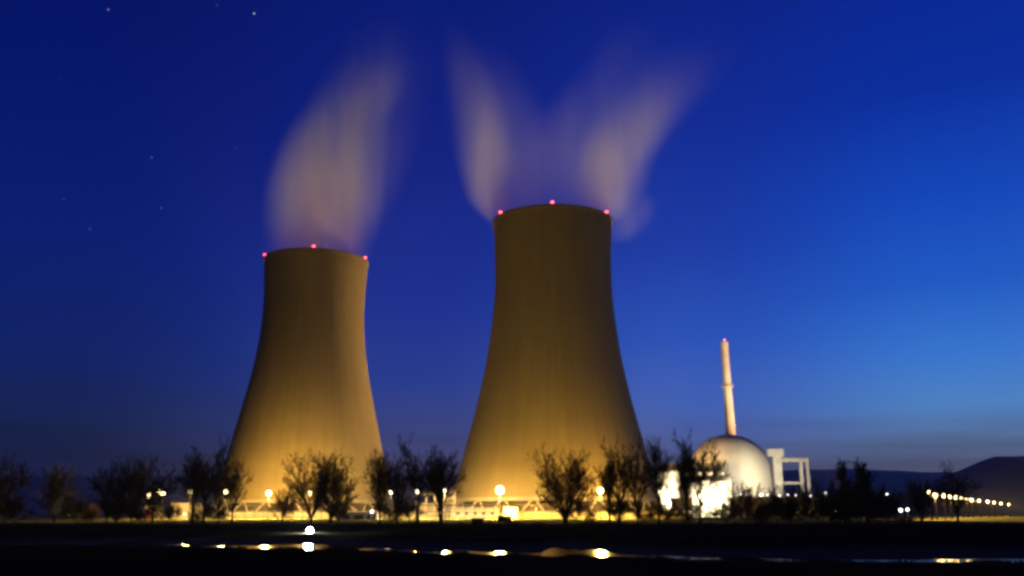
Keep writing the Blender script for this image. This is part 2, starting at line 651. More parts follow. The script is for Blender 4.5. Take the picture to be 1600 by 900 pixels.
T2, C2, PR2, ZT2 = cooling_tower('larger nearer concrete cooling tower on the right, beside the reactor dome', 468, 866.0,
                                 [(348.5, 92.3), (360, 92), (409, 90.6), (453, 91), (498, 95.5), (520, 98.5), (567, 106), (611, 116), (656, 127.5), (700, 140.5), (740, 151), (782, 163)],
                                 [-58, 0, 62, 128, 180, -122], .05)
T1, C1, PR1, ZT1 = cooling_tower('smaller farther concrete cooling tower on the left with one tall steam plume', 545, 485.0,
                                 [(409, 79.5), (420, 79.5), (447, 77.6), (491, 77.2), (536, 80.8), (580, 88), (624, 98), (669, 109), (713, 119.5), (745, 127), (785, 137)],
                                 [-78, -4, 66, 128, 180, -122], .1)


# ------------------------------------------------------------------ steam
def steam(D, rows, dens, label, ythick=1.0, yoff=0.0, seed=0.0, skew=0.0):
    """rows: (py, px centre, half width px, amount) from top to bottom. A soft-edged vapour column at depth D."""
    pts = []
    for (py, px, w, a) in rows:
        p = P(px, py, D)
        depth = D * CT + (p.z - CAMZ) * ST
        pts.append((p.z, p.x, w * 1.12 * depth / F, a))
    pts.sort()
    z0, z1 = pts[0][0], pts[-1][0]
    zz = np.array([p[0] for p in pts])
    xx = np.array([p[1] for p in pts])
    ww = np.array([p[2] for p in pts])
    aa = np.array([p[3] for p in pts])
    x0 = xx.mean()
    zr = z1 - z0
    # hull
    N, K = 26, 20
    V, Fc = [], []
    for k in range(N):
        z = z0 + zr * k / (N - 1)
        xc = np.interp(z, zz, xx) - x0
        w = np.interp(z, zz, ww) * 1.02
        for i in range(K):
            t = 2 * math.pi * i / K
            V.append((xc + w * math.cos(t), w * ythick * math.sin(t), z))
    for k in range(N - 1):
        for i in range(K):
            j = (i + 1) % K
            Fc.append((k * K + i, k * K + j, (k + 1) * K + j, (k + 1) * K + i))
    Fc.append(tuple(reversed(range(K))))
    Fc.append(tuple((N - 1) * K + i for i in range(K)))
    m = bpy.data.materials.new('steam_vapour')
    m.use_nodes = True
    n, l = m.node_tree.nodes, m.node_tree.links
    n.clear()

    def mth(op, *a, clamp=False):
        q = n.new('ShaderNodeMath'); q.operation = op; q.use_clamp = clamp
        for i, v in enumerate(a):
            if isinstance(v, (int, float)):
                q.inputs[i].default_value = v
            else:
                l.new(v, q.inputs[i])
        return q.outputs[0]
    t = n.new('ShaderNodeTexCoord')
    s = n.new('ShaderNodeSeparateXYZ')
    l.new(t.outputs['Object'], s.inputs[0])
    tz = mth('DIVIDE', mth('SUBTRACT', s.outputs[2], z0), zr, clamp=True)

    def curve(vals, lo, hi):
        fc = n.new('ShaderNodeFloatCurve')
        c = fc.mapping.curves[0]
        ts = (zz - z0) / zr
        vs = (vals - lo) / (hi - lo)
        c.points[0].location = (float(ts[0]), float(vs[0]))
        c.points[1].location = (float(ts[-1]), float(vs[-1]))
        for a_, b_ in zip(ts[1:-1], vs[1:-1]):
            c.points.new(float(a_), float(b_))
        fc.mapping.update()
        l.new(tz, fc.inputs['Value'])
        return mth('MULTIPLY_ADD', fc.outputs[0], float(hi - lo), float(lo))
    cx = curve(xx - x0, float((xx - x0).min()) - 1, float((xx - x0).max()) + 1)
    cw = curve(ww, 0.0, float(ww.max()) + 1)
    ca = curve(aa, 0.0, 1.0)
    # gentle wandering of the column and long vertical streaks
    mp = n.new('ShaderNodeMapping')
    mp.inputs['Scale'].default_value = (.06, .06, .013)
    mp.inputs['Location'].default_value = (seed, seed * .7, 0)
    mp.inputs['Rotation'].default_value = (0, math.radians(skew), 0)
    l.new(t.outputs['Object'], mp.inputs[0])
    no = n.new('ShaderNodeTexNoise')
    no.inputs['Scale'].default_value = 1
    no.inputs['Detail'].default_value = 2.5
    no.inputs['Roughness'].default_value = .5
    l.new(mp.outputs[0], no.inputs['Vector'])
    sf = n.new('ShaderNodeMapRange')
    sf.interpolation_type = 'SMOOTHSTEP'
    l.new(no.outputs['Fac'], sf.inputs['Value'])
    sf.inputs['From Min'].default_value = .25
    sf.inputs['From Max'].default_value = .72
    sf.inputs['To Min'].default_value = .28
    sf.inputs['To Max'].default_value = 1.2
    dx = mth('DIVIDE', mth('SUBTRACT', s.outputs[0], cx), cw)
    dy = mth('DIVIDE', s.outputs[1], mth('MULTIPLY', cw, ythick))
    r2 = mth('ADD', mth('MULTIPLY', dx, dx), mth('MULTIPLY', dy, dy))
    e = mth('SUBTRACT', 1.0, r2, clamp=True)
    e = mth('POWER', e, 1.8)
    e = mth('MULTIPLY', e, ca)
    e = mth('MULTIPLY', e, sf.outputs[0])
    e = mth('MULTIPLY', e, dens)
    v = n.new('ShaderNodeVolumePrincipled')
    v.inputs['Color'].default_value = (.97, .96, .95, 1)
    v.inputs['Anisotropy'].default_value = .1
    l.new(e, v.inputs['Density'])
    out = n.new('ShaderNodeOutputMaterial')
    l.new(v.outputs[0], out.inputs['Volume'])
    try:
        m.cycles.volume_step_rate = 1.0
    except Exception:
        pass
    mb = MB(); mb.v = V; mb.f = Fc
    o = mb.build('steam_plume', m)
    o.location = (x0, D + yoff, 0)
    o['kind'] = 'stuff'
    o['label'] = label
    o['category'] = 'steam'
    return o


steam(545, [(20, 612, 66, 0), (60, 600, 64, .03), (90, 590, 66, .08), (115, 580, 70, .20), (140, 566, 72, .40), (170, 547, 70, .62), (200, 533, 76, .78),
            (240, 521, 84, .88), (280, 512, 89, .95), (320, 507, 90, .95), (350, 503, 87, .9), (380, 500, 82, .85), (410, 497, 78, .85)], .040,
      'pale steam rising from the smaller left cooling tower and leaning right', .85, seed=1.3, skew=14)
steam(545, [(60, 640, 60, 0), (110, 625, 66, .2), (180, 604, 66, .5), (250, 590, 60, .8), (320, 575, 48, .7), (380, 562, 24, 0)], .0045,
      'thin steam trailing beside the plume of the smaller tower', .85, seed=5.3, skew=14)
steam(468, [(20, 700, 22, 0), (50, 708, 30, .04), (90, 722, 36, .11), (130, 737, 42, .21), (170, 748, 46, .36), (210, 755, 48, .55), (250, 759, 48, .76), (285, 762, 42, .95), (310, 767, 40, 1.0),
            (330, 777, 34, .95), (348, 786, 24, .5)], .026,
      'steam wisp leaving the near side rim of the larger tower and leaning left', .9, seed=9.1, skew=-12)
steam(468, [(60, 735, 60, 0), (110, 752, 70, .18), (160, 772, 80, .42), (210, 788, 86, .62), (250, 798, 88, .8), (290, 805, 84, .9), (320, 808, 74, .9), (345, 812, 50, .6)], .0085,
      'faint steam spreading right of the left leaning wisp of the larger tower', .8, seed=12.1, skew=-12)
steam(468, [(50, 1108, 84, 0), (90, 1076, 86, .05), (125, 1048, 84, .14), (155, 1022, 80, .29), (185, 998, 76, .5), (220, 974, 72, .78), (255, 957, 66, 1.0), (295, 950, 62, 1.0),
            (325, 943, 50, .95), (345, 938, 32, .6)], .033,
      'bright steam column rising from the right half of the larger tower', .7, seed=3.7, skew=28)
steam(468, [(30, 985, 50, 0), (90, 970, 62, .3), (150, 945, 84, .5), (210, 910, 104, .65), (270, 880, 112, .8), (320, 866, 98, .9), (345, 862, 64, .7)], .0075,
      'faint steam veil between the two columns above the larger tower', .8, seed=6.7, skew=10)
steam(468, [(300, 990, 40, 0), (325, 985, 44, .6), (345, 980, 42, .9), (362, 974, 36, .9), (378, 966, 24, .3)], .022,
      'small steam curl drooping beside the rim of the larger tower', .6, seed=2.2)


# ------------------------------------------------------------------ bare winter trees
def seg_mesh(segs, n):
    """segs: list of (p0, p1, r0, r1); returns vertices and quads of open tubes."""
    S = np.array([(*a, *b, c, d) for a, b, c, d in segs], dtype=np.float64)
    p0, p1, r0, r1 = S[:, 0:3], S[:, 3:6], S[:, 6:7], S[:, 7:8]
    d = p1 - p0
    d /= np.linalg.norm(d, axis=1, keepdims=True) + 1e-9
    ref = np.where(np.abs(d[:, 2:3]) > .9, np.array([[1., 0, 0]]), np.array([[0, 0, 1.]]))
    a = np.cross(d, ref); a /= np.linalg.norm(a, axis=1, keepdims=True) + 1e-9
    b = np.cross(d, a)
    rings = []
    for p, r in ((p0, r0), (p1, r1)):
        for i in range(n):
            t = 2 * math.pi * i / n
            rings.append(p + (a * math.cos(t) + b * math.sin(t)) * r)
    V = np.stack(rings, axis=1).reshape(-1, 3)
    m = len(segs)
    base = (np.arange(m) * 2 * n)[:, None]
    quads = []
    for i in range(n):
        j = (i + 1) % n
        quads.append(np.concatenate([base + i, base + j, base + n + j, base + n + i], axis=1))
    Q = np.concatenate(quads, axis=0)
    return V, Q


def mesh_from(name, V, Q, m):
    me = bpy.data.meshes.new(name)
    me.vertices.add(len(V)); me.vertices.foreach_set('co', V.astype(np.float32).ravel())
    me.loops.add(len(Q) * 4); me.loops.foreach_set('vertex_index', Q.astype(np.int32).ravel())
    me.polygons.add(len(Q))
    me.polygons.foreach_set('loop_start', np.arange(0, len(Q) * 4, 4, dtype=np.int32))
    me.update(calc_edges=True)
    me.materials.append(m)
    return me


def grow_tree(seed, H=16.0, fork=.22, limbs=5, spread=38, up=.25, levels=4, kids=6, thick=.028, ratio=.66, twig=.035, poplar=False, stems=1):
    rnd = random.Random(seed)
    trunk, crown = [], []

    def rot(d, ang, phi):
        a = d.orthogonal().normalized()
        b = d.cross(a)
        return (d * math.cos(ang) + (a * math.cos(phi) + b * math.sin(phi)) * math.sin(ang)).normalized()

    def branch(p, d, L, r, lev):
        n = 6 if lev <= 1 else (4 if lev <= 2 else 3)
        store = trunk if lev == 0 else crown
        pts = [p]
        step = L / n
        phi0 = rnd.uniform(0, 6.28)
        r_end = max(twig * .5, r * .35)
        for i in range(n):
            d = (d + Vector((rnd.gauss(0, .05), rnd.gauss(0, .05), rnd.gauss(0, .04) + up * .12))).normalized()
            q = p + d * step
            ra = r + (r_end - r) * i / n
            rb = r + (r_end - r) * (i + 1) / n
            (trunk if lev <= 0 else store).append((p, q, ra, rb))
            if lev < levels and (i >= 1 or lev >= 2 or poplar):
                nk = kids / n * (1 if lev < levels - 1 else 1.2)
                c = int(nk) + (1 if rnd.random() < nk - int(nk) else 0)
                for _ in range(c):
                    phi0 += 2.4 + rnd.uniform(-.4, .4)
                    ang = math.radians(rnd.uniform(17, 42) * (.6 if poplar else 1))
                    kd = rot(d, ang, phi0)
                    kl = L * ratio * rnd.uniform(.55, 1.15) * (1 - .3 * i / n)
                    branch(p + (q - p) * rnd.random(), kd, kl, max(twig * .5, ra * .55), lev + 1)
            p = q

    R = H * thick
    for s_ in range(stems):
        off = Vector((rnd.uniform(-.5, .5), rnd.uniform(-.5, .5), 0)) * (stems > 1) * 1.2
        base = Vector((0, 0, -.25)) + off
        lean = Vector((rnd.uniform(-.06, .06) + off.x * .25, rnd.uniform(-.06, .06), 1)).normalized()
        if poplar:
            p = base
            n = 14
            d = lean
            for i in range(n):
                d = (d + Vector((rnd.gauss(0, .03), rnd.gauss(0, .03), .15))).normalized()
                q = p + d * (H * .97 / n)
                ra, rb = R * (1 - i / n) + twig, R * (1 - (i + 1) / n) + twig
                trunk.append((p, q, ra, rb))
                if i >= 2:
                    for k in range(4):
                        kd = rot(d, math.radians(rnd.uniform(14, 30)), rnd.uniform(0, 6.28))
                        branch(p + (q - p) * rnd.random(), kd, H * .24 * (1.15 - .7 * i / n) * rnd.uniform(.7, 1.2), R * .25, 2)
                p = q
            continue
        # bole, then several strong limbs
        p = base
        d = lean
        n = 4
        fh = H * fork * rnd.uniform(.85, 1.15)
        for i in range(n):
            q = p + d * ((fh + .25) / n)
            fl = 1 + .5 * max(0, 1 - i * 1.2)
            trunk.append((p, q, R * fl * (1 - .06 * i), R * (1 + .5 * max(0, 1 - (i + 1) * 1.2)) * (1 - .06 * (i + 1))))
            d = (d + Vector((rnd.gauss(0, .05), rnd.gauss(0, .05), 0))).normalized()
            p = q
        for k in range(limbs):
            phi = 2 * math.pi * k / limbs + rnd.uniform(-.4, .4)
            ang = math.radians(rnd.uniform(.25, 1.0) * spread)
            kd = Vector((math.sin(ang) * math.cos(phi), math.sin(ang) * math.sin(phi), math.cos(ang)))
            L = (H - fh) * rnd.uniform(.86, 1.0) * (1.12 - .22 * ang / math.radians(spread))
            start = p - d * rnd.uniform(0, fh * .25)
            branch(start, kd, L * .8, R * .5, 1)
    V1, Q1 = seg_mesh(trunk, 8)
    V2, Q2 = seg_mesh(crown, 3)
    allV = np.concatenate([V1, V2])
    h = np.percentile(V2[:, 2], 98)
    rad = np.percentile(np.abs(V2[:, 0]), 97)
    return (mesh_from('trunk', V1, Q1, M_bark), mesh_from('crown', V2, Q2, M_twig), h, rad)


PROTO = {
    'fan': [grow_tree(11, fork=.07, limbs=12, spread=62, levels=5, kids=5.0, twig=.045), grow_tree(24, fork=.10, limbs=10, spread=56, levels=5, kids=5.0, twig=.045, stems=2)],
    'tall': [grow_tree(31, fork=.2, limbs=8, spread=42, levels=5, kids=5.0, twig=.045), grow_tree(37, fork=.24, limbs=8, spread=44, levels=5, kids=5.0, twig=.045, stems=1),
             grow_tree(41, fork=.18, limbs=6, spread=36, levels=5, kids=5.0, twig=.045, stems=2)],
    'poplar': [grow_tree(53, poplar=True, levels=5, kids=5.0, twig=.045, thick=.018)],
    'dense': [grow_tree(61, fork=.08, limbs=9, spread=50, levels=5, kids=5.2, twig=.05, thick=.02), grow_tree(67, fork=.06, limbs=9, spread=58, levels=5, kids=5.2, twig=.05, thick=.02, stems=2)],
    'bush': [grow_tree(71, H=5, fork=.04, limbs=9, spread=62, levels=4, kids=7, twig=.035, thick=.015, ratio=.7), grow_tree(73, H=5, fork=.03, limbs=9, spread=70, levels=4, kids=7, twig=.035, thick=.012, ratio=.7)],
}
print('tree protos', {k: [len(p[1].polygons) for p in v] for k, v in PROTO.items()})


def tree(style, variant, px, top, hw, D, label, name='bare_tree', group='bare winter trees along the far river bank', rz=None, cat='tree'):
    tr, cr, h, rad = PROTO[style][variant % len(PROTO[style])]
    x = X(px, D)
    g = hz(x, D)
    H = P(px, top, D).z - g
    root = thing(name, label, cat, (x, D, g), group=group)
    rnd = random.Random(int(px * 7 + top))
    root.rotation_euler = (0, 0, rnd.uniform(0, 6.28) if rz is None else rz)
    depth = D * CT
    s = hw * depth / F / rad
    root.scale = (s, s, H / h)
    for me, nm in ((tr, 'trunk'), (cr, 'crown')):
        o = bpy.data.objects.new(nm, me)
        COL.objects.link(o)
        o.parent = root
    return root


TREES = [
    # style, variant, px, top, half width, distance, label
    ('dense', 0, 6, 716, 32, 200, 'dark dense tree cut by the left edge of the photo'),
    ('dense', 1, 86, 731, 30, 205, 'lone dark rounded tree, second from the left edge'),
    ('dense', 0, 166, 727, 30, 200, 'dark tree at the left end of the clump before the leftmost lamps'),
    ('dense', 1, 203, 721, 34, 208, 'tallest dark tree in the middle of the clump before the leftmost lamps'),
    ('tall', 0, 238, 724, 36, 200, 'thin twiggy tree at the right end of the clump before the leftmost lamps'),
    ('tall', 1, 318, 698, 36, 198, 'tall bare tree left of the smaller tower, with several dark trunks'),
    ('tall', 2, 300, 716, 22, 205, 'narrow bare tree leaning on the left of the tall tree beside the smaller tower'),
    ('tall', 0, 362, 714, 27, 196, 'bare tree overlapping the lower left edge of the smaller tower'),
    ('tall', 1, 341, 722, 22, 206, 'slim bare tree squeezed between two taller ones at the smaller tower'),
    ('bush', 0, 440, 768, 20, 205, 'small round tree on two stems in front of the smaller tower'),
    ('fan', 0, 486, 711, 50, 190, 'wide fan shaped bare tree spreading in front of the smaller tower'),
    ('fan', 1, 516, 722, 34, 194, 'twiggy tree just right of the wide fan shaped one, above the white lamp'),
    ('tall', 2, 592, 711, 24, 192, 'slender tree crossing the lower right edge of the smaller tower'),
    ('tall', 0, 620, 707, 26, 196, 'bare tree second from the left in the row between the towers'),
    ('tall', 1, 652, 696, 37, 192, 'tallest bare tree in the row between the two towers'),
    ('tall', 2, 688, 711, 30, 188, 'bare tree at the right end of the row, touching the foot of the larger tower'),
    ('fan', 1, 884, 711, 44, 186, 'bare forked tree standing alone in front of the larger tower'),
    ('tall', 1, 968, 697, 30, 190, 'tall dark tree at the lower right edge of the larger tower'),
    ('tall', 2, 953, 716, 15, 194, 'narrow tree just left of the tall one at the edge of the larger tower'),
    ('tall', 0, 997, 694, 26, 194, 'bare tree just right of the larger tower, against open sky'),
    ('tall', 2, 1030, 692, 20, 190, 'bare tree between the larger tower and the lit white blocks'),
    ('tall', 1, 1094, 688, 38, 192, 'broad dark tree in front of the left side of the dome'),
    ('tall', 2, 1074, 700, 14, 196, 'narrow dark tree before the step of the white blocks'),
    ('bush', 1, 1166, 757, 30, 190, 'low dark bushy tree at the right foot of the dome'),
    ('bush', 0, 1215, 764, 28, 192, 'low dark bushy tree beneath the concrete frame'),
    ('bush', 1, 1262, 760, 30, 190, 'bushy tree just right of the concrete frame'),
    ('poplar', 0, 1321, 722, 13, 196, 'slim upright poplar on the left of a pair right of the concrete frame'),
    ('poplar', 0, 1357, 724, 20, 194, 'thicker upright poplar on the right of a pair right of the concrete frame'),
    ('bush', 0, 1300, 757, 28, 194, 'dark bushy tree at the foot of the left poplar'),
    ('bush', 1, 1345, 755, 30, 190, 'dark bushy tree between and before the two poplars'),
    ('bush', 0, 1388, 764, 26, 194, 'dark bushy tree right of the two poplars'),
    ('dense', 1, 1440, 751, 22, 188, 'small dense rounded tree before the start of the lit road'),
    ('tall', 0, 1497, 732, 34, 230, 'spreading bare tree above the row of orange road lamps'),
]
for i, (st, va, px, top, hw, D, lb) in enumerate(TREES):
    tree(st, va, px, top, hw, D, lb, rz=(i * 1.7) % 6.28)

SHRUBS = [
    (22, 778, 26, 198, 'low dark shrub under the tree at the left edge'),
    (120, 782, 22, 200, 'low shrub right of the lone rounded tree'),
    (180, 776, 30, 196, 'low shrub beneath the dark clump before the leftmost lamps'),
    (222, 780, 26, 194, 'low shrub under the right end of the dark clump'),
    (262, 786, 18, 200, 'small shrub below the three leftmost lamps'),
    (326, 784, 26, 192, 'shrub round the trunks of the tall tree beside the smaller tower'),
    (528, 778, 24, 200, 'shrub under the tree above the white bank lamp'),
    (612, 776, 26, 198, 'shrub among the trunks at the left of the row between the towers'),
    (640, 780, 22, 200, 'shrub among the trunks in the middle of the row between the towers'),
    (905, 780, 24, 196, 'shrub at the foot of the forked tree before the larger tower'),
    (965, 776, 28, 192, 'shrub at the foot of the tall tree on the edge of the larger tower'),
    (1010, 786, 24, 194, 'shrub in front of the gap right of the larger tower'),
    (1040, 789, 26, 190, 'shrub in front of the tallest white block'),
    (1092, 786, 26, 188, 'shrub at the foot of the broad dark tree before the dome'),
    (1136, 788, 26, 190, 'shrub below the lower right white block'),
    (1186, 784, 28, 186, 'shrub below the first white lamps right of the dome'),
    (1236, 782, 30, 186, 'shrub below the legs of the concrete frame'),
    (1286, 780, 30, 186, 'shrub right of the concrete frame, before the bushy trees'),
    (1326, 778, 28, 184, 'shrub at the foot of the poplar pair'),
    (1372, 780, 30, 186, 'shrub right of the poplar pair'),
    (1408, 806, 18, 180, 'very low shrub beneath the bright pair of low white lights'),
]
for i, (px, top, hw, D, lb) in enumerate(SHRUBS):
    tree('bush', i, px, top, hw, D, lb, name='shrub', group='leafless shrubs under the trees', rz=(i * 2.3) % 6.28, cat='shrub')


# ------------------------------------------------------------------ rough grass and reeds
def tufts(name, label, cat, count, xr, yr, hr, seed, thresh, m):
    rnd = np.random.default_rng(seed)
    x = rnd.uniform(xr[0], xr[1], count * 4)
    if callable(yr):
        y = yr(x) + rnd.normal(0, 1.6, len(x))
    else:
        y = rnd.uniform(yr[0], yr[1], len(x))
    clump = wob(x, y, .28) + wob(x + 31, y * 2, .9) * .7
    keep = clump > thresh
    x, y, clump = x[keep][:count], y[keep][:count], clump[keep][:count]
    z = height(x, y)
    ok = z > .02
    x, y, z, clump = x[ok], y[ok], z[ok], clump[ok]
    n = len(x)
    h = rnd.uniform(hr[0], hr[1], n) * (.5 + .5 * np.clip(clump - thresh, 0, 1))
    w = rnd.uniform(.012, .035, n)
    a = rnd.uniform(0, np.pi, n)
    lean = rnd.normal(0, .22, n) * h
    ca, sa = np.cos(a), np.sin(a)
    V = np.stack([np.stack([x - w * ca, y - w * sa, z - .03], 1), np.stack([x + w * ca, y + w * sa, z - .03], 1),
                  np.stack([x + lean * .4 + w * ca * .7, y + w * sa * .7, z + h * .55], 1),
                  np.stack([x + lean * .4 - w * ca * .7, y - w * sa * .7, z + h * .55], 1),
                  np.stack([x + lean + w * ca * .1, y, z + h], 1), np.stack([x + lean - w * ca * .1, y, z + h * .99], 1)], 1).reshape(-1, 3)
    b = np.arange(n)[:, None] * 6
    Q = np.concatenate([b + np.array([[0, 1, 2, 3]]), b + np.array([[3, 2, 4, 5]])], 0)
    o = bpy.data.objects.new(name, mesh_from(name, V, Q, m))
    COL.objects.link(o)
    o['kind'] = 'stuff'
    o['label'] = label
    o['category'] = cat


M_reed = mat('dry_reed', (.05, .043, .028), var=.4)
tufts('grass', 'rough dry grass along the crest of the far river bank', 'grass', 26000, (-130, 130), (158, 188), (.25, .8), 3, .1, M_reed)
tufts('reeds', 'dry reeds on the near river bank against the water', 'reeds', 22000, (-75, 75), lambda x: np.interp(x, NEARX, NEARY) - 3.0, (.12, .34), 5, .42, M_reed)

# ------------------------------------------------------------------ lamp posts
def street_lamp(px, py, D, label, size=1.0, lens=G_sod, color=SODIUM, power=9000, two=False, mast=M_dark, name='lamp_post', group='lit lamp posts round the plant', base=None, down=0, far=0):
    z = P(px, py, D).z
    x = P(px, py, D).x
    g = hz(x, D) if base is None else base
    root = thing(name, label, 'lamp post', (x, D, g), group=group)
    h = z - g
    p = MB().lathe([(.26, -.2), (.26, .9), (.16, 1.0), (.10, h - .3)], 10)
    p.tube((0, 0, h - .35), (0, 0, h + .35 * size), .09, .09, 8)
    p.build('pole', mast, root)
    hd = MB()
    ln = MB()
    hd.tube((0, 0, .42 * size + h), (0, 0, .56 * size + h), .36 * size, .16 * size, 14)
    gp = [(max(.52 * size * math.cos(t_), .01), .5 * size * math.sin(t_) - .05 * size) for t_ in [math.radians(q_) for q_ in range(-90, 76, 15)]]
    ln.lathe(gp, 16, (0, 0, h))
    head = hd.build('lamp_head', M_steel, root)
    ln.build('lens', lens, head, smooth=True)
    light('lamp_light', root, (0, 0, h - .75 * size), color, power * .6, .6 * size)
    if down:
        light('downlight', root, (0, 0, h - .8 * size), color, power * down * .72, .5 * size, 'SPOT', (x, D + 4, g), 158, .3)
        if far:
            light('added_field_light', root, (0, -.6 * size, h - .5 * size), (1.0, .66, .14), far * .33, .6 * size, 'SPOT', (x, D - 118, g), 42, 1.0)  # unseen extra spot added to brighten the grass before the lamps
    return root


street_lamp(781, 765, 352, 'brightest tall lamp, in front of the larger cooling tower', 2.9, G_sodbig, SODIUM, 46000, down=7, far=1600000)
street_lamp(938, 766, 352, 'bright tall lamp near the lower right edge of the larger tower', 2.2, G_sodbig, SODIUM, 28000, down=8, far=1400000)
street_lamp(420, 770, 362, 'tall lamp in front of the smaller tower, left of the round tree', 1.9, G_sodbig, SODIUM, 22000, down=9, far=1300000)
street_lamp(484, 770, 362, 'tall lamp shining through the wide fan shaped tree', 1.7, G_sodbig, SODIUM, 22000, down=9, far=1300000)
street_lamp(353, 768, 360, 'tall lamp seen through the tree at the left edge of the smaller tower', 1.5, G_sod, WARM, 11000, down=9, far=900000)
street_lamp(298, 768, 350, 'lamp left of the tall tree beside the smaller tower', 1.8, G_sodbig, SODIUM, 14000, down=6, far=800000)
street_lamp(233, 774, 356, 'lowest and leftmost of the three clustered lamps', 1.45, G_sod, SODIUM, 7000, down=2)
street_lamp(247, 768, 372, 'middle and highest of the three clustered lamps at the left', 1.45, G_sod, SODIUM, 7000, down=2)
street_lamp(255, 771, 366, 'rightmost of the three clustered lamps at the left', 1.4, G_sod, SODIUM, 7000, down=2)
street_lamp(611, 768, 350, 'small pale lamp seen among the left trunks between the towers', 1.1, G_warm, WARM, 9000, down=6)
street_lamp(651, 768, 352, 'bright lamp left of the white stair tower between the cooling towers', 1.7, G_warm, WARM, 15000, down=7, far=900000)
street_lamp(696, 766, 354, 'bright lamp right of the white stair tower, by the foot of the larger tower', 1.7, G_warm, WARM, 15000, down=7, far=900000)
street_lamp(581, 799, 330, 'small low greenish white lamp right of the three bay shed', .9, G_white, WHITE, 3000, name='yard_lamp', group='low lamps in the yard')
LOW = [
    (1157, 772, 420, .9, 'orange white lamp right beside the lower white block'), (1189, 773, 420, 1.0, 'small white lamp at the right foot of the dome'),
    (1199, 773, 430, .95, 'small white lamp between the dome and the concrete pillar'), (1218, 774, 420, 1.15, 'brighter white lamp under the concrete pillar'),
    (1231, 773, 440, .8, 'faint white lamp under the left part of the concrete frame'), (1243, 774, 440, .8, 'faint white lamp under the middle of the concrete frame'),
    (1266, 775, 430, .8, 'small white lamp right of the legs of the concrete frame'), (1289, 770, 430, 1.1, 'white lamp standing apart between frame and poplars'),
    (1319, 773, 440, 1.0, 'white lamp at the foot of the slim poplar'), (1329, 777, 440, .8, 'faint lamp between the two poplars'),
    (1386, 772, 440, .9, 'white lamp just right of the poplar pair'), (1407, 797, 330, 1.1, 'bright low white light, left of a close pair'),
    (1418, 796, 330, .95, 'bright low white light, right of a close pair'), (1305, 799, 330, .55, 'dim low light at the foot of the bushy trees'),
    (1321, 797, 330, .55, 'dim low light before the poplar pair'),
]
for px, py, D, s, lb in LOW:
    street_lamp(px, py, D, lb, s, G_white, WHITE, 600, name='yard_lamp', group='small white lamps right of the dome')
ROAD = [(1452, 769, .8, 'first and leftmost lamp of the row along the lit road'), (1461, 774, 1.2, 'second lamp of the road row, brighter than the first'),
        (1474, 774, .9, 'third lamp of the road row'), (1484, 775.5, 1.1, 'fourth lamp of the road row, under the spreading tree'),
        (1493, 776.5, 1.1, 'fifth lamp of the road row, under the spreading tree'), (1502, 778, .95, 'sixth lamp of the road row'),
        (1510, 779.5, .95, 'seventh lamp of the road row'), (1518, 781, .95, 'eighth lamp of the road row'), (1530, 782, .7, 'ninth lamp of the road row, right of the spreading tree'),
        (1543, 783.5, .8, 'tenth lamp of the road row, last of the bright ones'), (1553, 785, .7, 'eleventh and fainter lamp of the road row, added to extend its glow'),
        (1564, 786.5, .65, 'twelfth faint lamp of the road row, added to extend its glow'), (1576, 788, .6, 'last and rightmost faint lamp of the road row, added to extend its glow')]  # faint end lamps added to carry the ground glow further right
for i, (px, py, s, lb) in enumerate(ROAD):
    D = 300 + i * 26
    street_lamp(px, py, D, lb, s * 1.2, G_sod, SODIUM, 5200, down=4, far=450000 if i < 7 else 700000, name='road_lamp', group='orange lamps along the road at the right')

# floodlight standing at the river's edge
fx, fD = P(485, 829, 122).x, 122.0
fz = P(485, 829, 122).z
g = hz(fx, fD)
fl = thing('bank_floodlight', 'dazzling white floodlight standing at the water edge below the fan shaped tree', 'floodlight', (fx, fD, g))
mb = MB()
for a in (90, 210, 330):
    mb.tube((math.cos(math.radians(a)) * .45, math.sin(math.radians(a)) * .45, 0), (0, 0, fz - g - .1), .03)
mb.build('tripod', M_steel, fl)
hd = MB().tube((0, .30, fz - g), (0, .02, fz - g), .22, .38, 20).build('lamp_head', M_steel, fl)
MB().lathe([(.0, 0), (.22, .01), (.32, .08), (.36, .16)], 20).build('lens', G_cool, hd, smooth=True)
hd.children[0].rotation_euler = (-math.pi / 2 + math.pi, 0, 0)
hd.children[0].location = (0, -.12, fz - g)
light('flood_light', fl, (0, -.75, fz - g), COOL, 9000, .4)


# ------------------------------------------------------------------ fence, wall and yard
def fence():
    D = 380
    zt = P(640, 788.5, D).z
    x0, x1 = X(352, D), X(1012, D)
    root = thing('security_fence', 'tall mesh fence with dark rails running before both cooling towers', 'fence', (0, D, G0))
    n = 44
    for i in range(n + 1):
        x = x0 + (x1 - x0) * i / n
        MB().box(x - .09, x + .09, -.09, .09, -.1, zt - G0 + .1).build('post', M_dark, root)
    MB().box(x0, x1, -.08, .08, zt - G0 - .40, zt - G0 - .02).build('top_rail', M_dark, root)
    MB().box(x0, x1, -.07, .07, 2.45, 2.72).build('middle_rail', M_dark, root)
    w = MB()
    for k in range(int((x1 - x0) / 1.1)):
        x = x0 + k * 1.1
        w.tube((x, 0.02, .1), (x + 1.1, .02, zt - G0 - .3), .012, n=3, cap=False)
        w.tube((x + 1.1, -0.02, .1), (x, -.02, zt - G0 - .3), .012, n=3, cap=False)
    w.build('wire_mesh', M_dark, root)


fence()
wx0, wx1 = X(350, 410), X(1075, 410)
ww_ = thing('boundary_wall', 'long low pale wall lit yellow at the foot of both cooling towers', 'wall', (0, 410, G0))
MB().box(wx0, wx1, -.15, .15, -.1, P(600, 799.5, 410).z - G0).build('wall_panel', M_wall, ww_)
MB().box(wx0 - .1, wx1 + .1, -.22, .22, P(600, 799.5, 410).z - G0 + .002, P(600, 799.5, 410).z - G0 + .18).build('coping', M_grey, ww_)


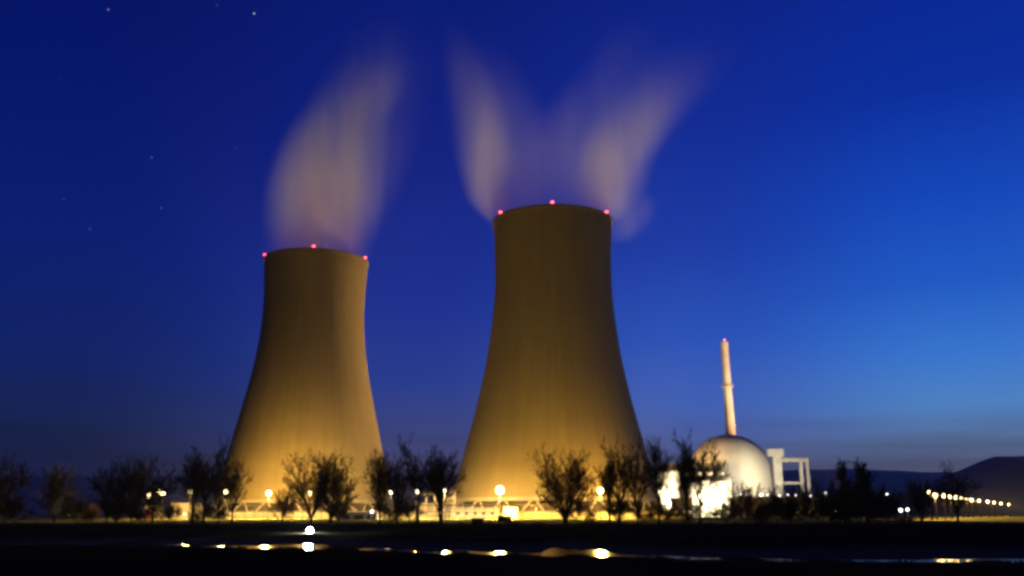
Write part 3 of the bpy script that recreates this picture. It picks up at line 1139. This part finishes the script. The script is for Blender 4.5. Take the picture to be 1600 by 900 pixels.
def block(name, label, cat, px0, px1, top, D, depth, m, roof=M_roof, parapet=.5, base=None, rz=0):
    """A building whose front face fills px0..px1 and whose roof edge is at row top."""
    x0, x1 = P(px0, (top + 790) / 2, D).x, P(px1, (top + 790) / 2, D).x
    cx_ = (x0 + x1) / 2
    h = P((px0 + px1) / 2, top, D).z - G0
    root = thing(name, label, cat, (cx_, D, G0), rz)
    w = (x1 - x0) / 2
    MB().box(-w, w, 0, depth, -.3, h - parapet).build('walls', m, root)
    MB().box(-w - .12, w + .12, -.12, .25, h - parapet + .002, h).box(-w - .12, w + .12, depth - .25, depth + .12, h - parapet + .002, h).box(
        -w - .12, -w + .25, .252, depth - .252, h - parapet + .002, h).box(w - .25, w + .12, .252, depth - .252, h - parapet + .002, h).build('parapet', m, root)
    MB().box(-w + .26, w - .26, .26, depth - .26, h - parapet + .002, h - parapet + .12).build('roof', roof, root)
    return root, w, h


def windows(root, xs, zs, w, h, m=G_win, y=-.02, frame=M_grey):
    for z in zs:
        for x in xs:
            f_ = MB().box(x - w / 2 - .12, x + w / 2 + .12, y - .10, y + .018, z - .12, z + h + .12).build('window', frame, root)
            MB().box(x - w / 2, x + w / 2, y - .13, y - .102, z, z + h).build('pane', m, f_)


# three-bay shed before the smaller tower
r, w, h = block('open_shed', 'low lit shed with three dark open bays in front of the smaller tower', 'shed', 527, 590, 799.5, 345, 9, M_conc, parapet=.35)
for i, (a, b_) in enumerate(((535, 546), (553, 568), (573, 586))):
    xa, xb = X(a, 345) - r.location.x, X(b_, 345) - r.location.x
    MB().box(xa, xb, -.06, -.004, 0, 1.55).build('door', M_dark, r)

# stair tower and pipe frame between the towers
st = thing('stair_tower', 'white open stair tower with zigzag flights between the cooling towers', 'stair tower', (X(702, 430), 430, G0))
for (dx, dy) in ((-2.3, 0), (2.3, 0), (-2.3, 3.4), (2.3, 3.4)):
    MB().box(dx - .16, dx + .16, dy - .16, dy + .16, -.2, 11.8).build('post', M_white, st)
for k in range(4):
    z = .3 + k * 2.8
    MB().box(-2.6, 2.6, -.2, 3.7, z + 2.6, z + 2.82).build('landing', M_white, st)
    s = 1 if k % 2 else -1
    mb = MB()
    for q in range(9):
        mb.box(s * (-2.0 + q * .45) - .25, s * (-2.0 + q * .45) + .25, .2, 1.5, z + q * .28, z + q * .28 + .12)
    mb.build('stair_flight', M_white, st)
    MB().tube((-2.5, -.2, z + 3.9), (2.5, -.2, z + 3.9), .07).tube((-2.5, -.2, z + 3.35), (2.5, -.2, z + 3.35), .05).build('handrail', M_white, st)
pg = thing('pipe_bridge', 'pale pipe bridge on frames joining the stair tower to the yard', 'pipe bridge', (X(668, 432), 432, G0))
hb = P(670, 773, 432).z - G0
xa, xb = X(652, 432) - pg.location.x, X(692, 432) - pg.location.x
for i in range(4):
    x = xa + (xb - xa) * i / 3
    MB().box(x - .2, x + .2, -1.2, -.9, -.2, hb).box(x - .2, x + .2, .9, 1.2, -.2, hb).build('leg', M_white, pg)
MB().box(xa - .5, xb + .5, -1.3, 1.3, hb + .002, hb + .35).build('deck', M_white, pg)
for k in range(3):
    MB().tube((xa - .5, -.8 + k * .8, hb + .75), (xb + .5, -.8 + k * .8, hb + .75), .36, n=12).build('pipe', M_steel, pg)
MB().box(xa, xb, -1.25, 1.25, hb * .55, hb * .55 + .3).build('lower_deck', M_white, pg)
r, w, h = block('pump_house', 'orange lit low building under the pipe bridge', 'building', 655, 692, 786, 440, 14, M_beige)
windows(r, [-3.5, 0, 3.5], [1.6], 1.4, 1.2, G_win)

# small bright hut beside the brightest lamp
r, w, h = block('valve_house', 'small bright white hut right below the brightest lamp', 'hut', 787, 809, 792.5, 362, 5, M_beige, parapet=.25)
MB().box(-1.9, -.8, -.06, -.004, 0, 2.2).build('door', M_grey, r)
r, w, h = block('switch_house', 'long pale low building behind the fence at the foot of the larger tower', 'building', 705, 780, 793, 392, 6, M_conc, parapet=.3)
windows(r, [-7, -3.5, 0, 3.5, 7], [1.6], 1.3, 1.0, M_dark)

# dark hut and notice board on the bank crest
HD = 172
hut = thing('wooden_hut', 'small dark square hut on the bank edge before the larger tower', 'hut', (X(746, HD), HD, hz(X(746, HD), HD)))

gh = P(746, 809.5, HD).z - hut.location.z
MB().box(-1.05, 1.05, -.8, .8, -.2, gh - .12).build('walls', M_wood, hut)
MB().box(-1.2, 1.2, -.95, .95, gh - .118, gh).build('roof', M_roof, hut)
MB().box(-.35, .35, -.85, -.802, 0, gh - .3).build('door', M_dark, hut)
bx_ = X(788.5, HD)
bd = thing('notice_board', 'dark wide board on posts right of the small square hut', 'notice board', (bx_, HD, hz(bx_, HD)))
zt, zb = P(788, 806.5, HD).z - bd.location.z, P(788, 815.5, HD).z - bd.location.z
MB().box(-1.28, 1.28, -.06, .06, zb, zt).build('panel', M_dark, bd)
MB().box(-1.4, 1.4, -.25, .25, zt + .002, zt + .1).build('rain_cap', M_wood, bd)
for s in (-.85, .55):
    MB().box(s - .07, s + .07, .062, .2, -.2, zt).build('leg', M_wood, bd)

# low buildings and halls at the far left and left
r, w, h = block('storage_hall', 'low lit hall behind the lamp left of the smaller tower', 'building', 268, 300, 786, 392, 16, M_beige)
windows(r, [-2.5, 1.5], [1.3], 1.2, 1.0)
r, w, h = block('garage_building', 'dim low building under the three clustered lamps', 'building', 226, 246, 790, 392, 12, M_grey)
MB().box(-1.6, 1.6, -.06, -.004, 0, 2.4).build('door', M_redp, r)
r, w, h = block('far_barn', 'dim reddish low building between the two left tree clumps', 'building', 96, 138, 786, 430, 14, mat('dull_brick', (.12, .06, .045), var=.3))
windows(r, [-2, 2.5], [1.2], .9, .8, G_wing)

# ------------------------------------------------------------------ reactor complex
RD = 640
c = P(1141, 747, RD)
rad = 68 * (RD * CT) / F
zc = c.z
dome = thing('reactor_building', 'large white spherical reactor dome lit from the right', 'reactor building', (c.x, RD, G0))
prof = [(rad, 0 - .5), (rad, (zc - G0) * .5), (rad, zc - G0)]
for k in range(1, 25):
    a = math.pi / 2 * k / 24
    prof.append((max(rad * math.cos(a), .02), zc - G0 + rad * math.sin(a)))
MB().lathe(prof, 96).build('dome', M_dome, dome, smooth=True)
MB().lathe([(rad + .02, zc - G0 - .4), (rad + .12, zc - G0 - .3), (rad + .12, zc - G0 + .3), (rad + .02, zc - G0 + .4)], 96).build('gallery', M_dome, dome)
tp = MB()
for k in range(12):
    a = k * math.pi / 6
    tp.tube((2.6 * math.cos(a), 2.6 * math.sin(a), zc - G0 + rad - .2), (2.6 * math.cos(a), 2.6 * math.sin(a), zc - G0 + rad + 1.1), .05, n=5)
tp.lathe([(2.5, zc - G0 + rad + 1.0), (2.7, zc - G0 + rad + 1.0), (2.7, zc - G0 + rad + 1.12), (2.5, zc - G0 + rad + 1.12)], 24, close=True)
tp.build('crown_railing', M_steel, dome)

# vent stack
SD = 690
pt, pb = P(1132.5, 535, SD), P(1144.5, 676, SD)
sx = P(1141, 620, SD).x
stack = thing('vent_stack', 'slender tall pale stack with a red beacon rising behind the dome', 'chimney', (sx, SD, G0))
H = pt.z - G0
rt_, rb_ = 6.2 * SD * CT / F, 8.2 * SD * CT / F
MB().lathe([(rb_ * 1.15, -.5), (rb_, H * .4), (rt_ * 1.05, H * .72), (rt_, H - 3.5)], 32).build('shaft', M_white, stack, smooth=True)
MB().lathe([(rt_ + .03, H - 3.5), (rt_ + .25, H - 3.3), (rt_ + .25, H), (rt_ - .8, H), (rt_ - .8, H - 3.3)], 32, close=True).build('top_band', M_white, stack)
for frac in (.42, .735):
    zz_ = H * frac
    rr_ = rb_ + (rt_ - rb_) * (frac - .3)
    MB().lathe([(rr_ - .1, zz_), (rr_ + 1.3, zz_), (rr_ + 1.3, zz_ + .3), (rr_ - .1, zz_ + .3)], 32, close=True).lathe(
        [(rr_ + 1.2, zz_ + 1.3), (rr_ + 1.35, zz_ + 1.3), (rr_ + 1.35, zz_ + 1.42), (rr_ + 1.2, zz_ + 1.42)], 32, close=True).build('platform', M_white, stack)
for (zz_, s) in ((H + .2, 1.1), (H * .50, .45)):
    for a in ((268,) if zz_ > H * .9 else (300,)):
        rr_ = rt_ if zz_ > H * .9 else rb_ + .6
        q = Vector((math.cos(math.radians(a)) * rr_, math.sin(math.radians(a)) * rr_, zz_))
        hh = MB().tube(q, q + Vector((0, 0, .9)), .12).build('beacon', M_steel, stack)
        MB().lathe([(.05, .6), (.5 * s, .8), (.5 * s, 1.5), (.05, 1.7)], 10, tuple(q)).build('beacon_lens', G_red, hh)
        light('beacon_light', hh, q + Vector((0, -.3, 1.3)), (1, .06, .06), 500 if zz_ > H * .9 else 60, .4)

stack.rotation_euler = (0, math.radians(-1.1), 0)

# lit blocks before the dome
r, w, h = block('turbine_hall', 'broad beige hall behind the floodlit white blocks', 'building', 1046, 1140, 723, 600, 40, M_beige, parapet=1)
windows(r, [-14, -7, 0, 7, 14], [h - 8], 4, 2, G_win)
r, w, h = block('service_building', 'tallest floodlit white block at the left of the reactor site', 'building', 1026, 1062, 737, 560, 18, M_white, parapet=.8)
windows(r, [-4.5, 0, 4.5], [4, 9, 14], 1.8, 1.4, G_win)
svc = r
r, w, h = block('auxiliary_building', 'wide floodlit white block below the dome', 'building', 1083, 1143, 752, 560, 18, M_white, parapet=.8)
windows(r, [-8, -4, 0, 4, 8], [3, 7.5, 12], 1.8, 1.4, G_win)
tk = thing('storage_tank', 'round white tank between the two floodlit white blocks', 'tank', (P(1072, 770, 552).x, 552, G0))
ht = P(1072, 755, 552).z - G0
MB().lathe([(3.9, -.3), (3.9, ht - 2), (3.0, ht - .7), (.02, ht)], 40).build('shell', M_white, tk, smooth=True)
MB().lathe([(3.92, ht - 2.2), (4.3, ht - 2.2), (4.3, ht - 2.0), (3.92, ht - 2.0)], 40, close=True).build('walkway', M_steel, tk)
r, w, h = block('low_annex', 'low brown lit annex in front of the white blocks', 'building', 1050, 1082, 778, 520, 12, M_beige, parapet=.4)
windows(r, [-3, 1, 4], [2], 1.6, 1.4, G_win)
r, w, h = block('workshop_building', 'long low dim building right of the dome, behind the white lamps', 'building', 1150, 1278, 776, 500, 14, M_grey, parapet=.5)
windows(r, [-18, -12, -6, 3, 10, 16], [2.2], 2.0, 1.2, G_win)

# concrete pillar and frame right of the dome
FD = 600
fr = thing('concrete_frame', 'pale concrete pillar joined to an open portal frame right of the dome', 'frame', (P(1232, 740, FD).x, FD, G0))


def fxx(px, py=740):
    return P(px, py, FD).x - fr.location.x


def fzz(py):
    return P(1232, py, FD).z - G0


MB().box(fxx(1209), fxx(1221.5), -1.8, 1.8, -.3, fzz(713.5)).build('pillar', M_grey, fr, bevel=.15)
MB().box(fxx(1201), fxx(1225), -2.6, 2.6, fzz(713.5) + .002, fzz(701.5)).build('pillar_head', M_grey, fr, bevel=.2)
MB().box(fxx(1221.5) + .004, fxx(1264.5), -.8, .8, fzz(722), fzz(716)).build('top_beam', M_grey, fr, bevel=.1)
MB().box(fxx(1250), fxx(1254.5), -.7, .7, -.3, fzz(722) - .003).build('leg', M_grey, fr)
MB().box(fxx(1260.5), fxx(1264), -.7, .7, -.3, fzz(722) - .003).build('leg', M_grey, fr)
MB().box(fxx(1221.5) + .004, fxx(1250) - .004, -.6, .6, fzz(756.5), fzz(753)).build('lower_beam', M_grey, fr, bevel=.1)
for q in range(5):
    MB().tube((fxx(1222) + q * 3.6, -.78, fzz(716)), (fxx(1222) + q * 3.6, -.78, fzz(716) + 1.1), .05, n=5).build('railing_post', M_steel, fr)
MB().tube((fxx(1222), -.78, fzz(716) + 1.1), (fxx(1264), -.78, fzz(716) + 1.1), .05, n=5).build('railing', M_steel, fr)



# ------------------------------------------------------------------ floodlights that light the plant
def haze():
    m = bpy.data.materials.new('haze_air')
    m.use_nodes = True
    n, l = m.node_tree.nodes, m.node_tree.links
    n.clear()
    v = n.new('ShaderNodeVolumePrincipled')
    v.inputs['Color'].default_value = (.9, .93, 1.0, 1)
    v.inputs['Density'].default_value = .00004
    v.inputs['Anisotropy'].default_value = .3
    o_ = n.new('ShaderNodeOutputMaterial')
    l.new(v.outputs[0], o_.inputs['Volume'])
    o = MB().box(-15800, 15800, -900, 14500, -3, 400).build('haze', m)
    o['kind'] = 'stuff'
    o['label'] = 'thin dusk haze over the river plain'
    o['category'] = 'haze'


HAZE = True
if HAZE:
    haze()


def flood(px, D, h, aim, power, color, spot, label, radius=1.0, lens=G_sod, base=G0, blend=.8):
    x = X(px, D)
    root = thing('mast_floodlight', label, 'floodlight', (x, D, base), group='floodlights lighting the plant')
    MB().lathe([(.2, -.2), (.12, h)], 8).build('pole', M_steel, root)
    d = (Vector(aim) - Vector((x, D, base + h))).normalized()
    a = Vector((0, 0, h + .3))
    hh = MB().tube(a - d * .35, a + d * .25, .3, .55, 12).build('lamp_head', M_steel, root)
    ld = MB().tube(a + d * .252, a + d * .28, .5, .5, 12).build('lens', lens, hh)
    light('flood_light', root, a + d * .9, color, power, radius, 'SPOT', aim, spot, blend)


def t1(z, ang=0, r=0):
    return (C1.x + r, 545, z)


def t2(z, r=0):
    return (C2.x + r, 468, z)


SD_ = (1.0, .51, .08)
flood(392, 450, 3.5, t1(5, 0, -18), 170000, SD_, 115, 'floodlight at the left foot of the smaller tower', blend=1)
flood(468, 440, 3.5, t1(5), 150000, SD_, 115, 'floodlight before the middle of the smaller tower', blend=1)
flood(556, 446, 3.5, t1(5, 0, 16), 190000, (1.0, .60, .20), 115, 'floodlight at the right foot of the smaller tower', blend=1)
flood(722, 395, 3.5, t2(5, -32), 430000, SD_, 115, 'floodlight at the left foot of the larger tower', blend=1)
flood(838, 370, 3.5, t2(4, 0), 150000, SD_, 115, 'floodlight before the middle of the larger tower', blend=1)
flood(960, 385, 3.5, t2(4, 26), 110000, SD_, 115, 'floodlight at the right foot of the larger tower', blend=1)
# long-throw floodlight reaches the flank of the smaller tower
flood(1003, 625, 15, (C1.x + 22, 545, 90), 2100000, (1.0, .54, .14), 50, 'high floodlight right of the larger tower aimed at the smaller one', 1.5)
ST_ = (1.0, .72, .30)  # hidden lights added behind and beside the towers to brighten the steam
flood(450, 690, 12, (C1.x + 5, 545, 205), 2900000, ST_, 55, 'added hidden light behind the smaller tower brightening its steam', 1.5)
flood(845, 610, 12, (C2.x - 30, 468, 195), 1800000, ST_, 60, 'added hidden light behind the larger tower brightening its steam', 1.5)
flood(1010, 640, 12, (C2.x + 40, 468, 190), 2000000, ST_, 50, 'added hidden light left of the dome brightening the steam of the larger tower', 1.5)
# reactor site
flood(1222, 545, 8, (c.x + 16, RD - 25, 24), 235000, (1.0, .90, .70), 75, 'white floodlight right of the dome', 1.0, G_white)
flood(1120, 520, 10, (c.x - 4, RD - 25, 20), 90000, (1.0, .72, .36), 90, 'warm floodlight before the wide white block', 1.0, G_warm)
flood(1062, 603, 1.6, (c.x - 8, RD - 14, 52), 60000, (1.0, .60, .22), 100, 'added light on the hall roof warming the upper left of the dome', 1.0, G_sod, base=P(1062, 723, 600).z + .1)  # added sodium light that warms the shaded upper left of the dome
flood(1042, 525, 6, (svc.location.x, 560, 12), 300000, (1.0, .84, .50), 100, 'floodlight before the tallest white block', 1.0, G_warm)
flood(1072, 528, 6, (tk.location.x, 552, 10), 100000, (1.0, .82, .47), 100, 'floodlight before the round white tank', 1.0, G_warm)
flood(1134, 530, 6, (X(1130, 560), 560, 10), 260000, (1.0, .84, .50), 100, 'floodlight before the right end of the wide white block', 1.0, G_warm)
flood(1330, 620, 12, (sx, SD, 105), 1600000, (1.0, .55, .26), 44, 'added unseen light behind the concrete frame brightening the tall stack', 1.0)  # extra light put in only to brighten the stack
